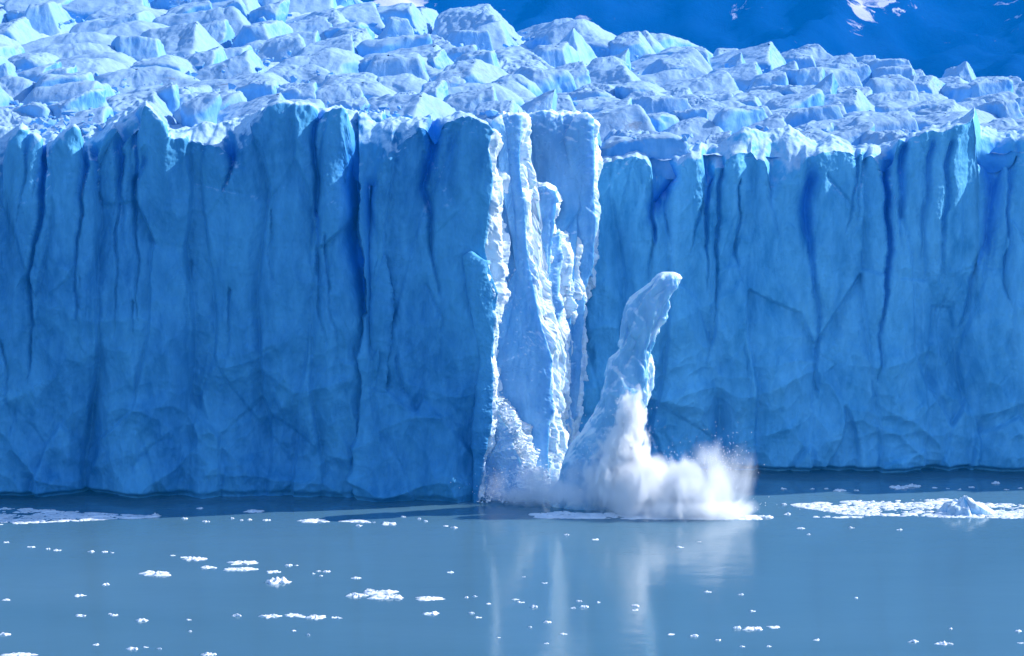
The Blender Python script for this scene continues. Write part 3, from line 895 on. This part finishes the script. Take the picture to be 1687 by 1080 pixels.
def iceberg():
    x, d = wpt(1590, 845)
    m = d / FPX
    V, F = floe_mesh(84 * m, 4.5, 2.1, 5)
    r_ = np.hypot(V[:, 0] / (42 * m), V[:, 1] / 2.25)
    V[:, 2] = np.where(V[:, 2] > 0, 2.9 * np.sqrt(np.clip(1.15 - r_ ** 2, 0, 1.15)) * (0.62 + .5 * perlin(V[:, 0] * .55 + 3, V[:, 1] * .5, 0 * r_) + .25 * perlin(V[:, 0] * 1.6, V[:, 1] * 1.2, 0 * r_ + 2)), V[:, 2])
    V[:, 0] += -0.25 * V[:, 2]
    o = link_mesh('iceberg', V + np.array([x, d, 0]), F, M_BERG)
    tag(o, 'small pale blue rounded iceberg rising out of the white brash ice on the right', 'iceberg')
iceberg()
GF = 'ice floes drifting on the lake'
named = [
 (256, 850, 17, 9, 'small round ice lump at the end of the left brash ice band'),
 (516, 858, 52, 5, 'long thin white floe near the foot of the left cliff'),
 (584, 858, 42, 4, 'thin white floe right of the longest floe below the cliff'),
 (640, 863, 24, 7, 'small bumpy white floe below the buttress'),
 (420, 842, 28, 4, 'thin white floe close under the middle of the left cliff'),
 (258, 945, 46, 8, 'flat oval white floe floating alone at lower left'),
 (316, 921, 38, 6, 'narrow slanting white floe of a short broken line'),
 (340, 935, 24, 6, 'small flat white floe just under the slanting narrow one'),
 (401, 927, 40, 5, 'upper of two parallel thin floes left of centre'),
 (392, 938, 50, 6, 'lower of two parallel thin floes left of centre'),
 (450, 942, 22, 5, 'small flat floe right above the horned floe'),
 (459, 959, 42, 15, 'white floe with an upright horn at each end'),
 (588, 981, 30, 8, 'left end piece of the broad white floe cluster'),
 (622, 976, 50, 9, 'upper ragged piece of the broad white floe cluster'),
 (640, 984, 54, 9, 'lower ragged piece of the broad white floe cluster'),
 (706, 986, 50, 5, 'thin white floe tailing right from the broad cluster'),
 (711, 1011, 26, 8, 'small arched white floe below the broad cluster'),
 (131, 981, 18, 4, 'tiny flat floe near the left side above a pair of floes'),
 (10, 988, 14, 4, 'tiny flat floe at the left border of the lake'),
 (133, 1014, 20, 5, 'small white floe at lower left beside tiny crumbs'),
 (236, 1022, 22, 6, 'small humped floe right of the lower left pair'),
 (391, 1014, 16, 6, 'small white floe left of the lower dashed line of floes'),
 (444, 1015, 30, 6, 'first piece of the lower dashed line of floes'),
 (484, 1014, 36, 4, 'thin middle piece of the lower dashed line of floes'),
 (520, 1017, 34, 6, 'last piece of the lower dashed line of floes'),
 (8, 1045, 18, 6, 'small floe touching the left border near the bottom corner'),
 (219, 1069, 18, 7, 'small bright lump near the bottom edge left of centre'),
 (30, 1079, 56, 6, 'long white floe cut by the bottom left corner'),
 (342, 1078, 24, 7, 'white floe cut by the bottom edge left of centre'),
 (587, 952, 16, 4, 'tiny flat floe above the broad white cluster'),
 (964, 1000, 14, 7, 'small white lump on the water below the splash'),
 (1046, 998, 14, 5, 'tiny floe in the splash reflection'),
 (880, 1000, 12, 7, 'tiny bright lump left of the splash reflection'),
 (903, 1025, 14, 6, 'tiny floe below the left splash reflection'),
 (1144, 1048, 16, 8, 'small white lump right of bottom centre'),
 (1214, 1035, 12, 10, 'bright upright lump heading the short floe line at lower right'),
 (1242, 1036, 32, 7, 'flat floe in the short line at lower right'),
 (1276, 1033, 20, 4, 'thin floe ending the short line at lower right'),
 (1505, 1057, 14, 6, 'small white floe near the bottom right, left of a longer one'),
 (1554, 1060, 24, 6, 'flat white floe near the bottom right corner'),
 (1384, 808, 22, 5, 'small floe above the right brash ice band'),
 (1480, 803, 34, 6, 'ragged floe between right cliff and brash ice band'),
 (1505, 801, 24, 6, 'second ragged floe between right cliff and brash ice band'),
 (1641, 796, 12, 6, 'small bright floe close under the right cliff'),
 (1260, 852, 26, 6, 'flat floe right of the foam line under the splash'),
 (1165, 975, 14, 4, 'tiny flat floe in open water right of the splash'),
]
for a in named:
    floe(*a, group=GF)

rr = random.Random(21)
tiny = [(12, 893), (50, 901), (80, 905), (95, 906), (148, 908), (170, 909), (186, 910), (285, 915), (300, 918), (176, 962), (180, 1010), (187, 1014),
        (312, 1020), (314, 1041), (160, 1063), (240, 1066), (262, 1068), (330, 838), (305, 854), (340, 858), (383, 854), (397, 857), (410, 857), (440, 857),
        (605, 860), (615, 860), (665, 852), (690, 854), (735, 866), (750, 869), (476, 931), (490, 932), (515, 946), (524, 941), (530, 948), (540, 941),
        (740, 943), (770, 984), (782, 983), (803, 994), (776, 1010), (788, 1017), (483, 1038), (510, 1047), (550, 1017), (560, 1018),
        (865, 950), (895, 960), (850, 988), (860, 992), (955, 990), (985, 992), (945, 1002), (930, 1045), (873, 1034), (1105, 1044), (1184, 1055), (1225, 1066),
        (1265, 1065), (1240, 1006), (1345, 1054), (1567, 1035), (1680, 1060), (1678, 1040), (1222, 980), (1320, 870), (1405, 870), (1482, 872), (1412, 985),
        (1330, 880), (1290, 805), (1340, 806), (1360, 806), (1410, 808), (1540, 803), (1563, 805), (1580, 806), (1600, 802), (1660, 806), (1680, 805),
        (1290, 830), (1298, 846), (1150, 893), (1120, 902), (935, 880), (980, 888), (1048, 1005), (590, 865), (700, 858), (820, 1050), (900, 1060)]
for (px, py) in tiny:
    floe(px + rr.uniform(-2, 2), py + rr.uniform(-1, 1), rr.uniform(5, 12), rr.uniform(2.5, 5),
         'tiny crumb of white ice floating loose on the lake', 'ice_crumb', 'ice crumb', group='tiny crumbs of floating ice', seed=rr.randrange(900))

def brash(name, label, areas, seed, hmax=0.17):
    """close-packed brash ice and slush: a great many small pieces, one object"""
    r = np.random.default_rng(seed)
    VV, FF, off = [], [], 0
    protos = [floe_mesh(1, 1, 0.5, k * 3 + 1) for k in range(6)]
    small = []
    for k in range(8):
        na = 9
        th = np.linspace(0, 2 * math.pi, na, endpoint=False) + r.uniform(0, 1)
        ra = r.uniform(.35, .6, na)
        V = [np.stack([np.cos(th) * ra, np.sin(th) * ra, np.full(na, -.2)], -1), np.stack([np.cos(th) * ra * .8, np.sin(th) * ra * .8, r.uniform(.25, .6, na)], -1),
             np.stack([np.cos(th) * ra * .2, np.sin(th) * ra * .2, r.uniform(.6, .9, na)], -1)]
        small.append((np.vstack(V), grid_faces(3, na, wrap=True)))
    for (x0, x1, y_lo, y_hi, n, smin, smax) in areas:
        for _ in range(n):
            px = r.uniform(x0, x1)
            a, b = np.interp(px, *zip(*y_lo)), np.interp(px, *zip(*y_hi))
            py = r.uniform(min(a, b), max(a, b)) 
            if perlin(px * .02 + seed, py * .14, seed * 1.7) + 0.25 * r.normal() < -0.12: continue
            x, d = wpt(px, py)
            s_ = r.uniform(smin, smax) * (1 if r.random() > .06 else 2.2)
            V, F = small[r.integers(8)]
            V = V * np.array([s_ * r.uniform(.9, 2.6), s_, s_ * hmax * r.uniform(.6, 1.5)]) + np.array([x, d, 0])
            VV.append(V); FF.append(F + off); off += len(V)
    o = link_mesh(name, np.vstack(VV), np.vstack(FF), M_FLOE, smooth_=True)
    return tag(o, label, 'brash ice', kind='stuff')

brash('brash_ice', 'white and blue band of slushy brash ice along the left cliff foot',
      [(-300, 250, [(-300, 836), (0, 836), (120, 842), (250, 850)], [(-300, 868), (0, 864), (160, 856), (250, 852)], 2600, .25, .8)], 1)
brash('brash_ice', 'broad white band of brash ice on the right, around the small iceberg',
      [(1310, 1900, [(1310, 830), (1420, 824), (1560, 822), (1640, 830), (1900, 832)], [(1310, 834), (1400, 848), (1560, 852), (1900, 856)], 3600, .2, .8),
       (1340, 1420, [(1340, 850), (1420, 850)], [(1340, 853), (1420, 853)], 60, .2, .5)], 2)
brash('brash_ice', 'thin white line of foam and crushed ice in front of the splash',
      [(885, 1250, [(885, 848), (1250, 849)], [(885, 853), (1250, 856)], 1500, .25, .8),
       (900, 1010, [(900, 844), (1010, 847)], [(900, 850), (1010, 851)], 160, .3, .9)], 3)

# ------------------------------------------------------------------ water thrown up
def foam_material():
    m, nt, N, L = newmat('white_water')
    b = N("ShaderNodeBsdfDiffuse"); b.inputs['Color'].default_value = (0.94, 0.95, 0.97, 1)
    t = N("ShaderNodeBsdfTranslucent"); t.inputs['Color'].default_value = (0.94, 0.95, 0.97, 1)
    mx = N("ShaderNodeMixShader"); mx.inputs[0].default_value = 0.5; L(b.outputs[0], mx.inputs[1]); L(t.outputs[0], mx.inputs[2])
    o = N("ShaderNodeOutputMaterial"); L(mx.outputs[0], o.inputs[0])
    return m
M_FOAM = foam_material()

def jet():
    r = np.random.default_rng(8)
    VV, FF, off = [], [], 0
    ico_v = np.array([(0, 0, 1), (1, 0, 0), (0, 1, 0), (-1, 0, 0), (0, -1, 0), (0, 0, -1)], float)
    ico_f = np.array([(0, 1, 2), (0, 2, 3), (0, 3, 4), (0, 4, 1), (5, 2, 1), (5, 3, 2), (5, 4, 3), (5, 1, 4)])
    for k in range(1700):
        c = [(1040, 690, 26, 44), (1010, 740, 60, 50), (1120, 770, 110, 44), (1195, 755, 40, 46), (930, 790, 60, 30), (840, 795, 55, 26), (1130, 835, 130, 16)][r.integers(7)]
        px, py = c[0] + r.normal() * c[2] * .5, c[1] + r.normal() * c[3] * .5
        d = 390 + r.normal() * 2.0
        if py > 843: continue
        x, y, z = unproj(px, py, d)
        if z < 0.05: continue
        s_ = r.uniform(.02, .07)
        VV.append(ico_v * s_ * np.array([1, 1, 1.5]) + np.array([x, y, z])); FF.append(ico_f + off); off += 6
    o = link_mesh('water_droplets', np.vstack(VV), np.vstack(FF), M_FOAM)
    tag(o, 'flying white droplets scattered round the splash', 'spray', kind='stuff')
jet()

# ------------------------------------------------------------------ spray
def spray(name, label, blobs, dens, seed, noise_amp=0.9, scale=0.35, step=0.22, zs=0.7, gain=1.0):
    m, nt, N, L = newmat(name + '_mist')
    geo = N("ShaderNodeTexCoord")
    B = []
    for (px, py, d, rx, rz, ry, k) in blobs:
        x, y, z = unproj(px, py, d)
        mm = d / FPX
        B.append((np.array([x, y, z]), np.array([rx * mm, ry, rz * mm]), k))
    lo = np.min([b[0] - b[1] for b in B], 0) - 0.3; hi = np.max([b[0] + b[1] for b in B], 0) + 0.3
    lo[2] = max(lo[2], 0.02)
    cen = (lo + hi) / 2; cen[2] = lo[2]
    tot = None
    pos = geo.outputs['Object']
    nz = N("ShaderNodeTexNoise"); nz.inputs['Scale'].default_value = scale; nz.inputs['Detail'].default_value = 5; nz.inputs['Roughness'].default_value = 0.62
    nz.inputs['Distortion'].default_value = 0.6
    mp = N('ShaderNodeMapping'); mp.inputs['Scale'].default_value = (1, 1, zs); L(pos, mp.inputs[0]); L(mp.outputs[0], nz.inputs['Vector'])
    nn = mathn(N, L, 'MULTIPLY', mathn(N, L, 'SUBTRACT', nz.outputs[0], 0.5), noise_amp * 2)
    for c, r_, k in B:
        sub = N("ShaderNodeVectorMath"); sub.operation = 'SUBTRACT'; L(pos, sub.inputs[0]); sub.inputs[1].default_value = tuple(c - cen)
        dv = N("ShaderNodeVectorMath"); dv.operation = 'DIVIDE'; L(sub.outputs[0], dv.inputs[0]); dv.inputs[1].default_value = tuple(r_)
        ln = N("ShaderNodeVectorMath"); ln.operation = 'LENGTH'; L(dv.outputs[0], ln.inputs[0])
        f = mathn(N, L, 'SUBTRACT', 0.85, ln.outputs['Value'])
        f = mathn(N, L, 'ADD', f, mathn(N, L, 'MULTIPLY', nn, 0.55))
        win = mathn(N, L, 'MULTIPLY', mathn(N, L, 'SUBTRACT', 1.32, ln.outputs['Value']), 3.0, True)
        f = mathn(N, L, 'MULTIPLY', mathn(N, L, 'MAXIMUM', f, 0.0), mathn(N, L, 'MULTIPLY', win, k))
        tot = f if tot is None else mathn(N, L, 'MAXIMUM', tot, f)
    den = mathn(N, L, 'MULTIPLY', mathn(N, L, 'POWER', tot, gain), dens)
    v = N("ShaderNodeVolumePrincipled")
    v.inputs['Color'].default_value = (1.0, 1.0, 1.0, 1)
    v.inputs['Anisotropy'].default_value = 0.3
    L(den, v.inputs['Density'])
    o = N("ShaderNodeOutputMaterial"); L(v.outputs[0], o.inputs['Volume'])
    m.cycles.volume_step_rate = step
    # domain: one hull round all the blobs
    bm = bmesh.new()
    for c, r_, k in B:
        for a in range(16):
            for b_2 in range(9):
                ph = math.pi * b_2 / 8; t_ = 2 * math.pi * a / 16
                p = c + r_ * 1.33 * np.array([math.sin(ph) * math.cos(t_), math.sin(ph) * math.sin(t_), math.cos(ph)])
                p[2] = max(p[2], 0.02)
                bm.verts.new(p - cen)
    bmesh.ops.convex_hull(bm, input=bm.verts)
    bmesh.ops.delete(bm, geom=[x for x in bm.verts if not x.link_faces], context='VERTS')
    me = bpy.data.meshes.new(name); bm.to_mesh(me); bm.free(); me.materials.append(m)
    ob = bpy.data.objects.new(name, me); COL.objects.link(ob); ob.location = cen
    return tag(ob, label, 'spray', kind='stuff')

spray('spray', 'dense grey white plume of spray bursting up round the foot of the falling column',
      [(985, 798, 392.5, 80, 60, 4.5, .8), (945, 812, 391.5, 76, 34, 4.5, .8), (1015, 755, 392, 42, 54, 4, .6)], 2.6, 1, noise_amp=1.5, scale=.36, gain=1.3)
spray('spray', 'ragged bright white jet of water climbing the front of the falling column',
      [(1038, 700, 391, 30, 62, 2.4, 1), (1030, 750, 390.5, 46, 60, 3, 1), (1046, 672, 391, 16, 30, 1.6, 1), (1024, 688, 391, 14, 26, 1.5, .8), (1010, 790, 390, 50, 50, 3.5, 1)],
      9.0, 4, noise_amp=2.0, scale=.75, step=0.13, zs=.6)
spray('spray', 'brilliant white cloud of spray spreading right from the column foot',
      [(1065, 806, 389, 90, 66, 6, 1.3), (1130, 806, 389, 90, 60, 6, 1.2), (1180, 795, 389, 60, 72, 5, .5), (1170, 758, 389, 44, 44, 4, .35), (1205, 785, 389, 52, 70, 4, .25), (1115, 838, 387, 150, 28, 6, 1.1)],
      3.6, 2, noise_amp=1.35, scale=.30, zs=.6, gain=1.4)
spray('spray', 'low white mist drifting along the foot of the collapse gap',
      [(865, 816, 395, 74, 22, 3.5, .8), (822, 800, 396, 30, 36, 3, .2), (885, 795, 395.5, 50, 44, 3, .8)], 2.2, 3, noise_amp=1.4, gain=1.3)

# ------------------------------------------------------------------ air
def haze():
    m, nt, N, L = newmat('air')
    v = N("ShaderNodeVolumePrincipled")
    v.inputs['Color'].default_value = (0.0, 0.36, 1.0, 1)
    v.inputs['Density'].default_value = 1.6e-4
    v.inputs['Anisotropy'].default_value = 0.0
    o = N("ShaderNodeOutputMaterial"); L(v.outputs[0], o.inputs['Volume'])
    x, y0, y1, z0, z1 = 4200, -1600, 6200, -60, 640
    V = [(-x, y0, z0), (x, y0, z0), (x, y1, z0), (-x, y1, z0), (-x, y0, z1), (x, y0, z1), (x, y1, z1), (-x, y1, z1)]
    F = [(0, 3, 2, 1), (4, 5, 6, 7), (0, 1, 5, 4), (1, 2, 6, 5), (2, 3, 7, 6), (3, 0, 4, 7)]
    o = link_mesh('haze', np.array(V, float), np.array(F), m, recenter=False, smooth_=False)
    tag(o, 'thin blue air haze between the viewer and the mountain', 'haze', kind='stuff')
haze()
